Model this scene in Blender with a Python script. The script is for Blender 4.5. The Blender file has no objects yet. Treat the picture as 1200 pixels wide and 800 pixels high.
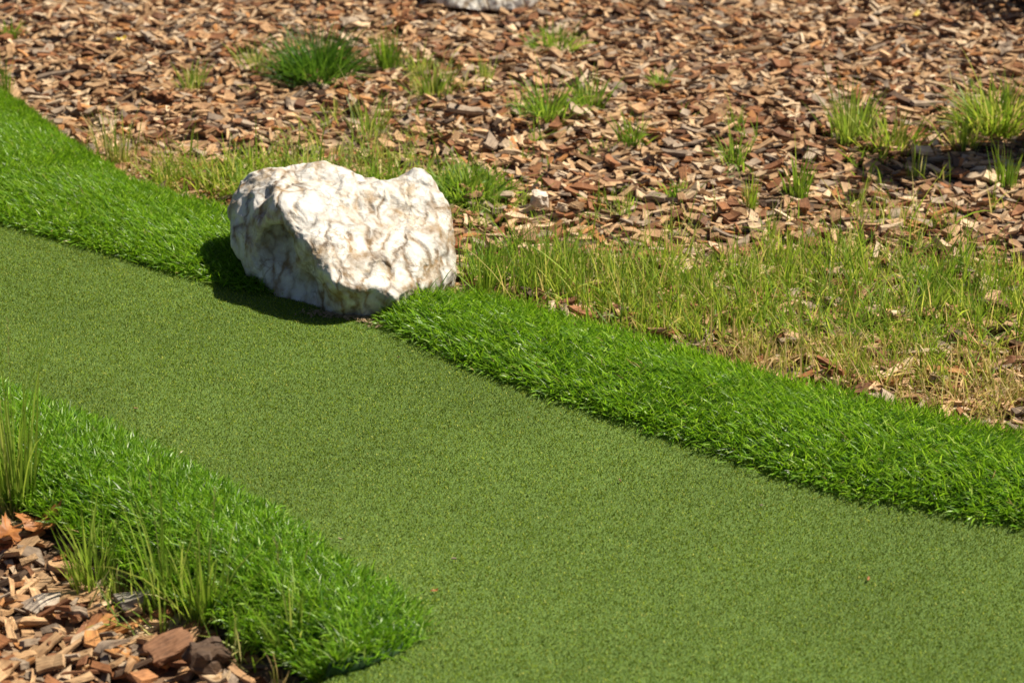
import bpy, bmesh, math, random
import numpy as np
from mathutils import Vector, Matrix, noise, geometry

sc = bpy.context.scene
R = math.radians
rng = np.random.default_rng(7)
random.seed(7)

# ------------------------------------------------------------------ camera, sky, sun, exposure
cam_d = bpy.data.cameras.new('camera')
cam = bpy.data.objects.new('camera', cam_d)
sc.collection.objects.link(cam)
CAM_H = 1.7
PITCH = math.atan(1000 / 2400)
cam.location = (0, 0, CAM_H)
cam.rotation_euler = (math.pi / 2 - PITCH, 0, 0)
cam_d.sensor_width = 36
cam_d.lens = 72
cam_d.clip_start = 0.05
cam_d.clip_end = 600
cam_d.dof.use_dof = True
cam_d.dof.focus_distance = 4.25
cam_d.dof.aperture_fstop = 5.0
sc.camera = cam

SUN_EL, SUN_AZ = R(55), R(20)          # azimuth from +X (right) towards +Y (away)
sdir = Vector((math.cos(SUN_EL) * math.cos(SUN_AZ), math.cos(SUN_EL) * math.sin(SUN_AZ), math.sin(SUN_EL)))
world = bpy.data.worlds.new('World')
sc.world = world
world.use_nodes = True
wn = world.node_tree
sky = wn.nodes.new('ShaderNodeTexSky')
sky.sky_type = 'NISHITA'
sky.sun_disc = False
sky.air_density = 0.5
sky.sun_elevation = SUN_EL
sky.sun_rotation = math.atan2(sdir.x, sdir.y)
bg = wn.nodes['Background']
bg.inputs['Strength'].default_value = 0.05
wn.links.new(sky.outputs[0], bg.inputs['Color'])
sun_d = bpy.data.lights.new('sun', 'SUN')
sun_d.energy = 5.0
sun_d.angle = R(0.53)
sun_d.color = (1.0, 0.91, 0.75)
sun = bpy.data.objects.new('sun', sun_d)
sc.collection.objects.link(sun)
sun.rotation_euler = sdir.to_track_quat('Z', 'Y').to_euler()
sun.location = (4, 2, 6)
vs = sc.view_settings
vs.view_transform = 'Standard'
vs.look = 'None'
vs.gamma = 1
vs.exposure = 0.7

# ------------------------------------------------------------------ helpers
C = sc.collection


def tag(o, label=None, cat=None, group=None, kind=None):
    if label: o['label'] = label
    if cat: o['category'] = cat
    if group: o['group'] = group
    if kind: o['kind'] = kind
    return o


def link(name, me, parent=None, loc=None):
    o = bpy.data.objects.new(name, me)
    C.objects.link(o)
    if parent: o.parent = parent
    if loc is not None: o.location = loc
    return o


def np_mesh(name, verts, tris=None, quads=None, mat=None, attrs=None, smooth=True):
    """mesh straight from numpy arrays; attrs: name -> (N,4) colours or (N,3) vectors"""
    me = bpy.data.meshes.new(name)
    verts = np.ascontiguousarray(verts, np.float32)
    me.vertices.add(len(verts))
    me.vertices.foreach_set('co', verts.ravel())
    idx, tot = [], []
    if quads is not None and len(quads):
        idx.append(np.asarray(quads).ravel()); tot.append(np.full(len(quads), 4))
    if tris is not None and len(tris):
        idx.append(np.asarray(tris).ravel()); tot.append(np.full(len(tris), 3))
    idx = np.concatenate(idx).astype(np.int32); tot = np.concatenate(tot).astype(np.int32)
    me.loops.add(len(idx)); me.loops.foreach_set('vertex_index', idx)
    me.polygons.add(len(tot))
    start = np.concatenate([[0], np.cumsum(tot)[:-1]]).astype(np.int32)
    me.polygons.foreach_set('loop_start', start)
    me.polygons.foreach_set('use_smooth', np.full(len(tot), smooth))
    if attrs:
        for k, a in attrs.items():
            a = np.ascontiguousarray(a, np.float32)
            if a.shape[1] == 4:
                at = me.attributes.new(k, 'FLOAT_COLOR', 'POINT'); at.data.foreach_set('color', a.ravel())
            else:
                at = me.attributes.new(k, 'FLOAT_VECTOR', 'POINT'); at.data.foreach_set('vector', a.ravel())
    me.update(calc_edges=True)
    if mat: me.materials.append(mat)
    return me


def inside(poly, x, y):
    poly = np.asarray(poly); x = np.asarray(x); y = np.asarray(y)
    r = np.zeros(x.shape, bool)
    n = len(poly); j = n - 1
    for i in range(n):
        xi, yi = poly[i]; xj, yj = poly[j]
        if yi != yj:
            r ^= ((yi > y) != (yj > y)) & (x < (xj - xi) * (y - yi) / (yj - yi) + xi)
        j = i
    return r


def wob(x, y, s, seed=0.0):
    """cheap smooth 2-D noise, about -1..1"""
    a = np.sin(x * s * 1.0 + 1.3 * seed + 1.7 * np.sin(y * s * .8 + seed))
    b = np.sin(y * s * 1.27 + 2.1 * seed + 1.3 * np.sin(x * s * .9 + 2 * seed))
    c = np.sin((x + y) * s * 1.9 + seed * 3.3 + np.sin((x - y) * s * 1.6))
    return (a + b + .6 * c) / 2.6


def smooth01(t):
    t = np.clip(t, 0, 1)
    return t * t * (3 - 2 * t)


# ------------------------------------------------------------------ materials
def new_mat(name):
    m = bpy.data.materials.new(name); m.use_nodes = True
    nt = m.node_tree
    return m, nt, nt.nodes['Principled BSDF'], nt.nodes['Material Output']


def nd(nt, t, **kw):
    n = nt.nodes.new(t)
    for k, v in kw.items():
        if k in n.inputs and not hasattr(type(n), k): n.inputs[k].default_value = v
        else:
            try: setattr(n, k, v)
            except Exception: n.inputs[k].default_value = v
    return n


def mixc(nt, fac, a, b, mode='MIX'):
    n = nt.nodes.new('ShaderNodeMix'); n.data_type = 'RGBA'; n.blend_type = mode
    for s, v in ((0, fac), (6, a), (7, b)):
        if hasattr(v, 'is_output'): nt.links.new(v, n.inputs[s])
        elif isinstance(v, (int, float)): n.inputs[s].default_value = v
        else: n.inputs[s].default_value = (*v[:3], 1)
    return n.outputs[2]


def ramp(nt, src, stops):
    n = nt.nodes.new('ShaderNodeValToRGB')
    el = n.color_ramp.elements
    while len(el) < len(stops): el.new(.5)
    for e, (p, c) in zip(el, stops):
        e.position = p
        e.color = (*c, 1) if not isinstance(c, (int, float)) else (c, c, c, 1)
    nt.links.new(src, n.inputs[0])
    return n.outputs[0]


def blade_mat(name, rough, trans, spec=.5):
    m, nt, bs, out = new_mat(name)
    at = nd(nt, 'ShaderNodeAttribute', attribute_name='Col')
    nt.links.new(at.outputs['Color'], bs.inputs['Base Color'])
    bs.inputs['Roughness'].default_value = rough
    bs.inputs['Specular IOR Level'].default_value = spec
    tr = nd(nt, 'ShaderNodeBsdfTranslucent')
    hs = nd(nt, 'ShaderNodeHueSaturation'); hs.inputs['Value'].default_value = 1.25
    hs.inputs['Hue'].default_value = .485
    nt.links.new(at.outputs['Color'], hs.inputs['Color'])
    nt.links.new(hs.outputs[0], tr.inputs['Color'])
    mx = nd(nt, 'ShaderNodeMixShader'); mx.inputs[0].default_value = trans
    nt.links.new(bs.outputs[0], mx.inputs[1]); nt.links.new(tr.outputs[0], mx.inputs[2])
    nt.links.new(mx.outputs[0], out.inputs['Surface'])
    return m


M_TURF = blade_mat('artificial_turf_blades', .38, .48, .45)
M_GRASS = blade_mat('wild_grass_blades', .5, .48, .35)
M_NAP = blade_mat('short_nap', .85, .15, .06)


def mat_backing():
    m, nt, bs, out = new_mat('turf_backing')
    tc = nd(nt, 'ShaderNodeTexCoord')
    n = nd(nt, 'ShaderNodeTexNoise', Scale=160.0)
    nt.links.new(tc.outputs['Object'], n.inputs['Vector'])
    nt.links.new(ramp(nt, n.outputs['Fac'], [(.3, (.012, .035, .008)), (.7, (.03, .09, .015))]), bs.inputs['Base Color'])
    bs.inputs['Roughness'].default_value = .8
    return m


def mat_green():
    m, nt, bs, out = new_mat('putting_surface')
    tc = nd(nt, 'ShaderNodeTexCoord')
    n1 = nd(nt, 'ShaderNodeTexNoise', Scale=330.0, Detail=3.0)
    n2 = nd(nt, 'ShaderNodeTexNoise', Scale=2.2, Detail=4.0)
    for n in (n1, n2): nt.links.new(tc.outputs['Object'], n.inputs['Vector'])
    c1 = ramp(nt, n1.outputs['Fac'], [(.28, (.025, .055, .012)), (.5, (.09, .155, .03)), (.72, (.20, .27, .07))])
    c2 = ramp(nt, n2.outputs['Fac'], [(.3, .85), (.7, 1.1)])
    nt.links.new(mixc(nt, 1.0, c1, c2, 'MULTIPLY'), bs.inputs['Base Color'])
    bs.inputs['Roughness'].default_value = .85
    bs.inputs['Specular IOR Level'].default_value = .2
    b = nd(nt, 'ShaderNodeBump'); b.inputs['Strength'].default_value = .6; b.inputs['Distance'].default_value = .004
    nt.links.new(n1.outputs['Fac'], b.inputs['Height']); nt.links.new(b.outputs[0], bs.inputs['Normal'])
    return m


def mat_chip():
    m, nt, bs, out = new_mat('weathered_wood')
    at = nd(nt, 'ShaderNodeAttribute', attribute_name='Col')
    gr = nd(nt, 'ShaderNodeAttribute', attribute_name='grain')
    mp = nd(nt, 'ShaderNodeMapping'); mp.inputs['Scale'].default_value = (26, 330, 330)
    nt.links.new(gr.outputs['Vector'], mp.inputs['Vector'])
    n1 = nd(nt, 'ShaderNodeTexNoise', Scale=1.0, Detail=4.0, Roughness=.6)
    nt.links.new(mp.outputs[0], n1.inputs['Vector'])
    n2 = nd(nt, 'ShaderNodeTexNoise', Scale=45.0, Detail=2.0)
    nt.links.new(gr.outputs['Vector'], n2.inputs['Vector'])
    g = ramp(nt, n1.outputs['Fac'], [(.3, .45), (.48, .95), (.7, 1.2)])
    p = ramp(nt, n2.outputs['Fac'], [(.3, (.62, .55, .5)), (.6, (1.05, 1.03, 1.0))])
    c = mixc(nt, 1.0, at.outputs['Color'], g, 'MULTIPLY')
    c = mixc(nt, .8, c, p, 'MULTIPLY')
    nt.links.new(c, bs.inputs['Base Color'])
    bs.inputs['Roughness'].default_value = .72
    bs.inputs['Specular IOR Level'].default_value = .35
    b = nd(nt, 'ShaderNodeBump'); b.inputs['Strength'].default_value = .7; b.inputs['Distance'].default_value = .0022
    nt.links.new(n1.outputs['Fac'], b.inputs['Height']); nt.links.new(b.outputs[0], bs.inputs['Normal'])
    return m


def mat_ground():
    m, nt, bs, out = new_mat('mulch_soil')
    tc = nd(nt, 'ShaderNodeTexCoord')
    v = nd(nt, 'ShaderNodeTexVoronoi', Scale=34.0)
    mp = nd(nt, 'ShaderNodeMapping'); mp.inputs['Scale'].default_value = (.7, 1.5, 1)
    nt.links.new(tc.outputs['Object'], mp.inputs['Vector'])
    nt.links.new(mp.outputs[0], v.inputs['Vector'])
    n = nd(nt, 'ShaderNodeTexNoise', Scale=9.0, Detail=6.0)
    nt.links.new(tc.outputs['Object'], n.inputs['Vector'])
    sep = nd(nt, 'ShaderNodeSeparateColor'); nt.links.new(v.outputs['Color'], sep.inputs[0])
    c = ramp(nt, sep.outputs[0], [(0, (.05, .03, .018)), (.4, (.14, .08, .045)), (.75, (.26, .17, .10)), (1, (.36, .28, .2))])
    c2 = ramp(nt, n.outputs['Fac'], [(.35, (.55, .5, .45)), (.65, (1.1, 1.05, 1))])
    nt.links.new(mixc(nt, 1.0, c, c2, 'MULTIPLY'), bs.inputs['Base Color'])
    bs.inputs['Roughness'].default_value = .9
    b = nd(nt, 'ShaderNodeBump'); b.inputs['Strength'].default_value = .8; b.inputs['Distance'].default_value = .01
    nt.links.new(v.outputs['Distance'], b.inputs['Height']); nt.links.new(b.outputs[0], bs.inputs['Normal'])
    return m


def mat_marble():
    m, nt, bs, out = new_mat('white_marble')
    tc = nd(nt, 'ShaderNodeTexCoord')
    # warp
    w = nd(nt, 'ShaderNodeTexNoise', Scale=9.0, Detail=5.0, Roughness=.6)
    nt.links.new(tc.outputs['Object'], w.inputs['Vector'])
    wm = nd(nt, 'ShaderNodeVectorMath', operation='MULTIPLY_ADD')
    nt.links.new(w.outputs['Color'], wm.inputs[0]); wm.inputs[1].default_value = (.095, .095, .095)
    nt.links.new(tc.outputs['Object'], wm.inputs[2])
    v1 = nd(nt, 'ShaderNodeTexVoronoi', feature='DISTANCE_TO_EDGE', Scale=16.0)
    stretch = nd(nt, 'ShaderNodeMapping'); stretch.inputs['Scale'].default_value = (1.45, .62, .62)
    nt.links.new(wm.outputs[0], stretch.inputs['Vector'])
    nt.links.new(stretch.outputs[0], v1.inputs['Vector'])
    v2 = nd(nt, 'ShaderNodeTexVoronoi', feature='DISTANCE_TO_EDGE', Scale=42.0)
    nt.links.new(wm.outputs[0], v2.inputs['Vector'])
    big = nd(nt, 'ShaderNodeTexNoise', Scale=7.5, Detail=4.0, Roughness=.65)
    nt.links.new(tc.outputs['Object'], big.inputs['Vector'])
    fine = nd(nt, 'ShaderNodeTexNoise', Scale=70.0, Detail=4.0)
    nt.links.new(tc.outputs['Object'], fine.inputs['Vector'])
    e1 = ramp(nt, v1.outputs['Distance'], [(0, 1.0), (.05, .85), (.13, .35), (.28, 0.0)])
    e2 = ramp(nt, v2.outputs['Distance'], [(0, .7), (.13, 0.0)])
    bigr = ramp(nt, big.outputs['Fac'], [(.40, .22), (.53, 1.0)])
    big2 = nd(nt, 'ShaderNodeTexNoise', Scale=11.0, Detail=2.0)
    off = nd(nt, 'ShaderNodeVectorMath', operation='ADD'); off.inputs[1].default_value = (3.1, 1.7, 5.2)
    nt.links.new(tc.outputs['Object'], off.inputs[0]); nt.links.new(off.outputs[0], big2.inputs['Vector'])
    e2 = mixc(nt, 1.0, e2, ramp(nt, big2.outputs['Fac'], [(.48, 0.0), (.60, 1.0)]), 'MULTIPLY')
    veins = mixc(nt, 1.0, mixc(nt, 1.0, e1, bigr, 'MULTIPLY'), e2, 'LIGHTEN')
    finer = ramp(nt, fine.outputs['Fac'], [(.35, .7), (.6, 1.0)])
    veins = mixc(nt, 1.0, veins, finer, 'MULTIPLY')
    tint = nd(nt, 'ShaderNodeTexNoise', Scale=13.0, Detail=2.0)
    nt.links.new(tc.outputs['Object'], tint.inputs['Vector'])
    dirt = ramp(nt, tint.outputs['Fac'], [(.34, (.11, .09, .07)), (.46, (.135, .078, .030)), (.62, (.24, .145, .055))])
    stain = nd(nt, 'ShaderNodeTexNoise', Scale=16.0, Detail=6.0, Roughness=.7)
    nt.links.new(wm.outputs[0], stain.inputs['Vector'])
    st = ramp(nt, stain.outputs['Fac'], [(.50, 0.0), (.66, .85)])
    white = mixc(nt, st, (.63, .61, .57), (.38, .29, .18))
    c = mixc(nt, veins, white, dirt)
    nt.links.new(c, bs.inputs['Base Color'])
    bs.inputs['Roughness'].default_value = .55
    bs.inputs['Specular IOR Level'].default_value = .35
    bs.inputs['Subsurface Weight'].default_value = .0
    b1 = nd(nt, 'ShaderNodeBump'); b1.inputs['Strength'].default_value = .3; b1.inputs['Distance'].default_value = .012
    b1.invert = True
    nt.links.new(e1, b1.inputs['Height'])
    b2 = nd(nt, 'ShaderNodeBump'); b2.inputs['Strength'].default_value = .35; b2.inputs['Distance'].default_value = .006
    nt.links.new(stain.outputs['Fac'], b2.inputs['Height']); nt.links.new(b1.outputs[0], b2.inputs['Normal'])
    b3 = nd(nt, 'ShaderNodeBump'); b3.inputs['Strength'].default_value = .5; b3.inputs['Distance'].default_value = .0025
    nt.links.new(fine.outputs['Fac'], b3.inputs['Height']); nt.links.new(b2.outputs[0], b3.inputs['Normal'])
    nt.links.new(b3.outputs[0], bs.inputs['Normal'])
    return m


def mat_leaf(name, c1, c2, trans=.25):
    m, nt, bs, out = new_mat(name)
    tc = nd(nt, 'ShaderNodeTexCoord')
    n = nd(nt, 'ShaderNodeTexNoise', Scale=60.0, Detail=4.0)
    nt.links.new(tc.outputs['Object'], n.inputs['Vector'])
    c = ramp(nt, n.outputs['Fac'], [(.3, c1), (.7, c2)])
    nt.links.new(c, bs.inputs['Base Color'])
    bs.inputs['Roughness'].default_value = .55
    tr = nd(nt, 'ShaderNodeBsdfTranslucent'); nt.links.new(c, tr.inputs['Color'])
    mx = nd(nt, 'ShaderNodeMixShader'); mx.inputs[0].default_value = trans
    nt.links.new(bs.outputs[0], mx.inputs[1]); nt.links.new(tr.outputs[0], mx.inputs[2])
    nt.links.new(mx.outputs[0], out.inputs['Surface'])
    return m


M_BACK, M_GREEN, M_CHIP, M_GROUND, M_MARBLE = mat_backing(), mat_green(), mat_chip(), mat_ground(), mat_marble()
M_DRYLEAF = mat_leaf('dry_leaf', (.26, .085, .02), (.50, .21, .06))
M_YELLOWLEAF = mat_leaf('yellow_leaf', (.5, .36, .03), (.65, .5, .06))
M_SHRUB = mat_leaf('shrub_leaf', (.02, .055, .012), (.06, .15, .03), .2)
M_STEM = mat_leaf('shrub_stem', (.10, .07, .04), (.16, .11, .07), .0)

# ------------------------------------------------------------------ the layout on the ground (metres)
R_IN = [(-.300, 4.19), (-.225, 4.09), (-.095, 3.935), (.045, 3.81), (.180, 3.69), (.335, 3.56), (.480, 3.437), (.62, 3.335), (.765, 3.275), (.907, 3.22), (1.3, 3.07), (1.85, 2.92)]
R_OUT = [(-.150, 4.385), (-.05, 4.35), (.05, 4.285), (.151, 4.205), (.297, 4.105), (.435, 3.995), (.533, 3.91), (.70, 3.81), (.857, 3.705), (1.005, 3.615), (1.42, 3.455), (2.02, 3.275)]
L_IN = [(-2.3, 5.80), (-1.75, 5.24), (-1.282, 4.847), (-1.133, 4.745), (-.964, 4.624), (-.801, 4.496), (-.67, 4.413), (-.585, 4.359), (-.50, 4.37)]
L_OUT = [(-2.40, 7.12), (-1.96, 6.61), (-1.49, 5.965), (-1.35, 5.72), (-1.16, 5.415), (-1.024, 5.207), (-.894, 5.097), (-.733, 4.976), (-.50, 4.85)]
B_IN = [(-1.882, 4.571), (-1.382, 4.151), (-1.041, 3.836), (-0.918, 3.737), (-0.776, 3.626), (-0.64, 3.49), (-0.53, 3.38), (-0.404, 3.253), (-0.291, 3.096), (-0.198, 2.994), (-0.146, 2.92), (-0.13, 2.857), (-0.168, 2.8), (-0.223, 2.756), (-0.272, 2.73)]
B_OUT = [(-1.75, 4.07), (-1.27, 3.67), (-.945, 3.372), (-.89, 3.328), (-.80, 3.25), (-.715, 3.155), (-.571, 3.005), (-.473, 2.91), (-.41, 2.848), (-.37, 2.805), (-.345, 2.778), (-.325, 2.757), (-.31, 2.742), (-.30, 2.73), (-.292, 2.722)]


def shift(line, d):
    a = np.array(line); t = np.gradient(a, axis=0); t /= np.linalg.norm(t, axis=1)[:, None]
    return a + d * np.stack([-t[:, 1], t[:, 0]], 1)


GREEN = [tuple(p) for p in shift(L_IN, .05)] + [(-.42, 4.36), (-.33, 4.30)] + [tuple(p) for p in shift(R_IN, .05)] + \
        [(2.6, 2.75), (2.6, 1.2), (-.45, 1.2), (-.33, 2.3)] + [tuple(p) for p in shift(B_IN, -.05)[:-4][::-1]]
GREEN[-len(B_IN) + 4:-len(B_IN) + 4] = [(-.30, 2.70), (-.27, 2.75)]


def strip_poly(a, b): return list(a) + list(b)[::-1]


BEDS_CLEAR = [strip_poly(R_IN, R_OUT), strip_poly(L_IN, L_OUT), strip_poly(B_IN, B_OUT), GREEN]


def blocked(x, y):
    r = np.zeros(np.shape(x), bool)
    for p in BEDS_CLEAR: r |= inside(p, x, y)
    return r


def ground_z(x, y):
    x = np.asarray(x, float); y = np.asarray(y, float)
    d = (x + .967) * -.712 + (y - 3.464) * -.70          # > 0 in the lower bed, front left
    low = smooth01((d + .02) / .14) * (x < .2) * smooth01((4.6 - y) / .6)
    up = smooth01((y - 4.4) / .8)
    return -.042 - .020 * low + up * (.010 * wob(x, y, 2.3, 1) + .006 * wob(x, y, 6.1, 4))


def build_ground():
    near = np.concatenate([np.arange(-4, 4.001, .05)])
    far = np.array([5, 7, 11, 18, 30, 55, 100, 200.0])
    xs = np.concatenate([-far[::-1], near, far])
    yn = np.arange(-1, 10.001, .05)
    ys = np.concatenate([-far[::-1] - 0, yn, 10 + far])
    X, Y = np.meshgrid(xs, ys)
    Z = ground_z(X, Y)
    n, mm = X.shape
    v = np.stack([X, Y, Z], -1).reshape(-1, 3)
    i = np.arange(n * mm).reshape(n, mm)
    q = np.stack([i[:-1, :-1], i[:-1, 1:], i[1:, 1:], i[1:, :-1]], -1).reshape(-1, 4)
    tag(link('ground', np_mesh('ground', v, quads=q, mat=M_GROUND)), kind='structure')


build_ground()


def build_green():
    bm = bmesh.new()
    top = [bm.verts.new((x, y, 0)) for x, y in GREEN]
    tri = geometry.tessellate_polygon([[Vector((x, y, 0)) for x, y in GREEN]])
    for t in tri:
        try: bm.faces.new([top[k] for k in t])
        except ValueError: pass
    bot = [bm.verts.new((x, y, -.03)) for x, y in GREEN]
    n = len(top)
    for k in range(n):
        bm.faces.new((top[k], bot[k], bot[(k + 1) % n], top[(k + 1) % n]))
    bmesh.ops.recalc_face_normals(bm, faces=bm.faces)
    me = bpy.data.meshes.new('putting_green'); bm.to_mesh(me); bm.free()
    me.materials.append(M_GREEN)
    o = tag(link('putting_green', me), kind='structure')
    # the short curled nap of the carpet
    N = 1500000
    y = rng.uniform(2.35, 5.6, N); x = rng.uniform(-2, 1.6, N)
    k = (np.abs(x) < .25 * np.hypot(y, 1.7) * 1.02 + .12) & inside(GREEN, x, y)
    x, y = x[k], y[k]; N = len(x)
    a = rng.uniform(0, 2 * np.pi, N); lean = rng.uniform(.1, 1.0, N); ln = rng.uniform(.0028, .0055, N); w = rng.uniform(.0011, .0022, N)
    p = np.stack([x, y, np.full(N, .0005)], 1)
    tip = p + np.stack([np.cos(a) * np.sin(lean) * ln, np.sin(a) * np.sin(lean) * ln, np.cos(lean) * ln], 1)
    b = rng.uniform(0, 2 * np.pi, N)
    sd = np.stack([np.cos(b), np.sin(b), 0 * b], 1) * w[:, None]
    v = np.stack([p - sd * .5, p + sd * .5, tip], 1).reshape(-1, 3)
    pal = np.array([(.135, .22, .010), (.205, .295, .020), (.34, .40, .055), (.075, .125, .006), (.50, .50, .12), (.022, .04, .004)])
    ci = rng.choice(6, N, p=[.34, .30, .16, .12, .04, .04])
    m = (1 + .09 * wob(x, y, 3.0, 2) + .06 * wob(x, y, 11.0, 7) + .05 * wob(x, y, 37.0, 3))[:, None]
    col = np.concatenate([pal[ci] * rng.uniform(.8, 1.2, (N, 1)) * m, np.ones((N, 1))], 1)
    me = np_mesh('nap', v, tris=np.arange(3 * N).reshape(-1, 3), mat=M_NAP, attrs={'Col': np.repeat(col, 3, 0)}, smooth=False)
    tag(link('nap', me, o), kind='stuff')
    return o


build_green()


# ------------------------------------------------------------------ blades of grass
def blades(p, head, lean, curve, length, width, col, nseg=3, twist=None, taper=2.0, kink=None):
    """ribbons: p (N,3) roots, lean from vertical, bending by curve radians along the way"""
    N = len(p)
    h = np.stack([np.cos(head), np.sin(head), 0 * head], 1)
    side = np.stack([-np.sin(head), np.cos(head), 0 * head], 1)
    if twist is None: twist = rng.normal(0, .5, N)
    pts = [p]; sides = []
    step = length / nseg
    for k in range(nseg + 1):
        a = lean + curve * (k / nseg) ** 1.2
        d = h * np.sin(a)[:, None]; d[:, 2] = np.cos(a)
        nrm = -h * np.cos(a)[:, None]; nrm[:, 2] = np.sin(a)
        tw = twist * (.4 + .8 * k / nseg)
        sides.append(side * np.cos(tw)[:, None] + nrm * np.sin(tw)[:, None])
        if k < nseg: pts.append(pts[-1] + d * step[:, None])
    per = 2 * nseg + 1
    V = np.empty((N, per, 3))
    for k in range(nseg):
        t = k / nseg
        w = width * (1 - t ** taper) * (.75 if k == 0 else 1.0) * .5
        V[:, 2 * k] = pts[k] - sides[k] * w[:, None]
        V[:, 2 * k + 1] = pts[k] + sides[k] * w[:, None]
    V[:, -1] = pts[nseg]
    base = (np.arange(N) * per)[:, None]
    q = [base + np.array([2 * k, 2 * k + 1, 2 * k + 3, 2 * k + 2]) for k in range(nseg - 1)]
    t = base + np.array([2 * nseg - 2, 2 * nseg - 1, 2 * nseg])
    quads = np.stack(q, 1).reshape(-1, 4) if q else None
    c = np.concatenate([col, np.ones((N, 1))], 1)
    return V.reshape(-1, 3), quads, t, np.repeat(c, per, 0)


def resample(line, n):
    a = np.array(line); return a, n


TURF_PAL = np.array([(.125, .285, .008), (.18, .37, .015), (.25, .455, .03), (.055, .16, .006), (.37, .53, .11)])


def turf_border(label, a, b, prof, dens, lean_fn, seed, hgt=.036):
    g = np.random.default_rng(seed)
    a = np.array(a); b = np.array(b)
    root = bpy.data.objects.new('turf_border', None); C.objects.link(root)
    root.empty_display_size = .1
    cx, cy = (a.mean(0) + b.mean(0)) / 2
    root.location = (cx, cy, 0)
    tag(root, label, 'artificial grass', 'artificial grass borders along the green')
    # backing mat
    nv = 9
    vv = np.linspace(.08, .96, nv)
    # resample finely along
    m = 60
    s = np.linspace(0, len(a) - 1, m); i0 = np.clip(s.astype(int), 0, len(a) - 2); f = (s - i0)[:, None]
    A = a[i0] * (1 - f) + a[i0 + 1] * f; B = b[i0] * (1 - f) + b[i0 + 1] * f
    P = A[:, None] * (1 - vv[None, :, None]) + B[:, None] * vv[None, :, None]
    Z = prof(vv)[None, :] + 0 * P[..., 0]
    P[-1] = P[-1] * .3 + P[-2] * .7
    top = np.concatenate([P, Z[..., None]], -1).reshape(-1, 3) - np.array([cx, cy, 0])
    bot = top.copy(); bot[:, 2] -= .022
    i = np.arange(m * nv).reshape(m, nv)
    q = np.stack([i[:-1, :-1], i[1:, :-1], i[1:, 1:], i[:-1, 1:]], -1).reshape(-1, 4)
    o = m * nv
    ring = np.concatenate([i[:, 0], i[-1, 1:], i[::-1, -1][1:], i[0, ::-1][1:-1]])
    rq = np.stack([ring, ring + o, np.roll(ring, -1) + o, np.roll(ring, -1)], 1)
    me = np_mesh('backing', np.concatenate([top, bot]), quads=np.concatenate([q, q[:, ::-1] + o, rq]), mat=M_BACK)
    link('backing', me, root)
    # blades
    ea = np.linalg.norm(A[1:] - A[:-1], axis=1) + np.linalg.norm(B[1:] - B[:-1], axis=1)
    wd = np.linalg.norm((A - B)[1:], axis=1) + 1e-4
    area = ea / 2 * wd
    N = int(area.sum() * dens)
    seg = g.choice(m - 1, N, p=area / area.sum()); u = g.random(N)[:, None]
    v = g.random(N)
    pa = A[seg] * (1 - u) + A[seg + 1] * u; pb = B[seg] * (1 - u) + B[seg + 1] * u
    xy = pa * (1 - v[:, None]) + pb * v[:, None]
    # tufts: pull roots together in small bundles
    xy = xy + g.normal(0, .002, xy.shape)
    z = prof(v)
    edge = np.exp(-v / .05)
    fray = g.normal(0, .012, N) * edge + .004 * edge * wob(xy[:, 0], xy[:, 1], 60, 2)
    dirn = (pa - pb) / (np.linalg.norm(pa - pb, axis=1)[:, None] + 1e-6)
    xy = xy + dirn * fray[:, None]
    p = np.concatenate([xy, z[:, None]], 1)
    out = (pa - pb); out /= np.linalg.norm(out, axis=1)[:, None] + 1e-6      # towards the green
    head, lean, curve = lean_fn(g, xy, v, out)
    ln = hgt * g.uniform(.55, 1.2, N) * (1 - .3 * edge) * (1 + .12 * wob(xy[:, 0], xy[:, 1], 22, 6))
    lean = np.clip(lean + .35 * edge, 0, 1.5)
    wdt = g.uniform(.0020, .0040, N)
    ci = g.choice(5, N, p=[.30, .34, .18, .12, .06])
    col = TURF_PAL[ci] * g.uniform(.65, 1.3, (N, 1))
    dry = g.random(N) < .004
    col[dry] = (.38, .30, .12)
    V, Q, T, Cc = blades(p - np.array([cx, cy, 0]), head, lean, curve, ln, wdt, col, 3, g.normal(0, .7, N))
    tag(link('blades', np_mesh('blades', V, tris=T, quads=Q, mat=M_TURF, attrs={'Col': Cc}), root), kind='stuff')
    return root


def edge_flop(v, w=.10): return np.exp(-v / w)


def lean_right(g, xy, v, out):
    N = len(v)
    # combed along the slope to the left front, a third of it to the right front; upright at the far edge
    mode = wob(xy[:, 0], xy[:, 1], 9.0, 3) + g.normal(0, .9, N)
    head = np.where(mode > -.15, R(205), R(-35)) + g.normal(0, .55, N)
    lean = np.clip(g.normal(.85, .28, N), .1, 1.4)
    far = smooth01((v - .80) / .2)
    lean = lean * (1 - .7 * far)
    fl = edge_flop(v)
    head = np.where(g.random(N) < fl * .8, np.arctan2(out[:, 1], out[:, 0]) + g.normal(0, .7, N), head)
    curve = g.normal(.45, .35, N)
    return head, lean, curve


def lean_front(g, xy, v, out):
    N = len(v)
    pick = g.random(N) + .15 * wob(xy[:, 0], xy[:, 1], 8, 5)
    head = np.where(pick < .45, R(190), np.where(pick < .7, R(-35), R(75))) + g.normal(0, .6, N)
    lean = np.clip(g.normal(.80, .30, N), .05, 1.4)
    fl = edge_flop(v, .12)
    head = np.where(g.random(N) < fl * .9, np.arctan2(out[:, 1], out[:, 0]) + g.normal(0, .7, N), head)
    back = smooth01((v - .7) / .3)
    head = np.where(g.random(N) < back * .7, np.arctan2(-out[:, 1], -out[:, 0]) + g.normal(0, .8, N), head)
    curve = g.normal(.4, .35, N)
    return head, lean, curve


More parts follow.
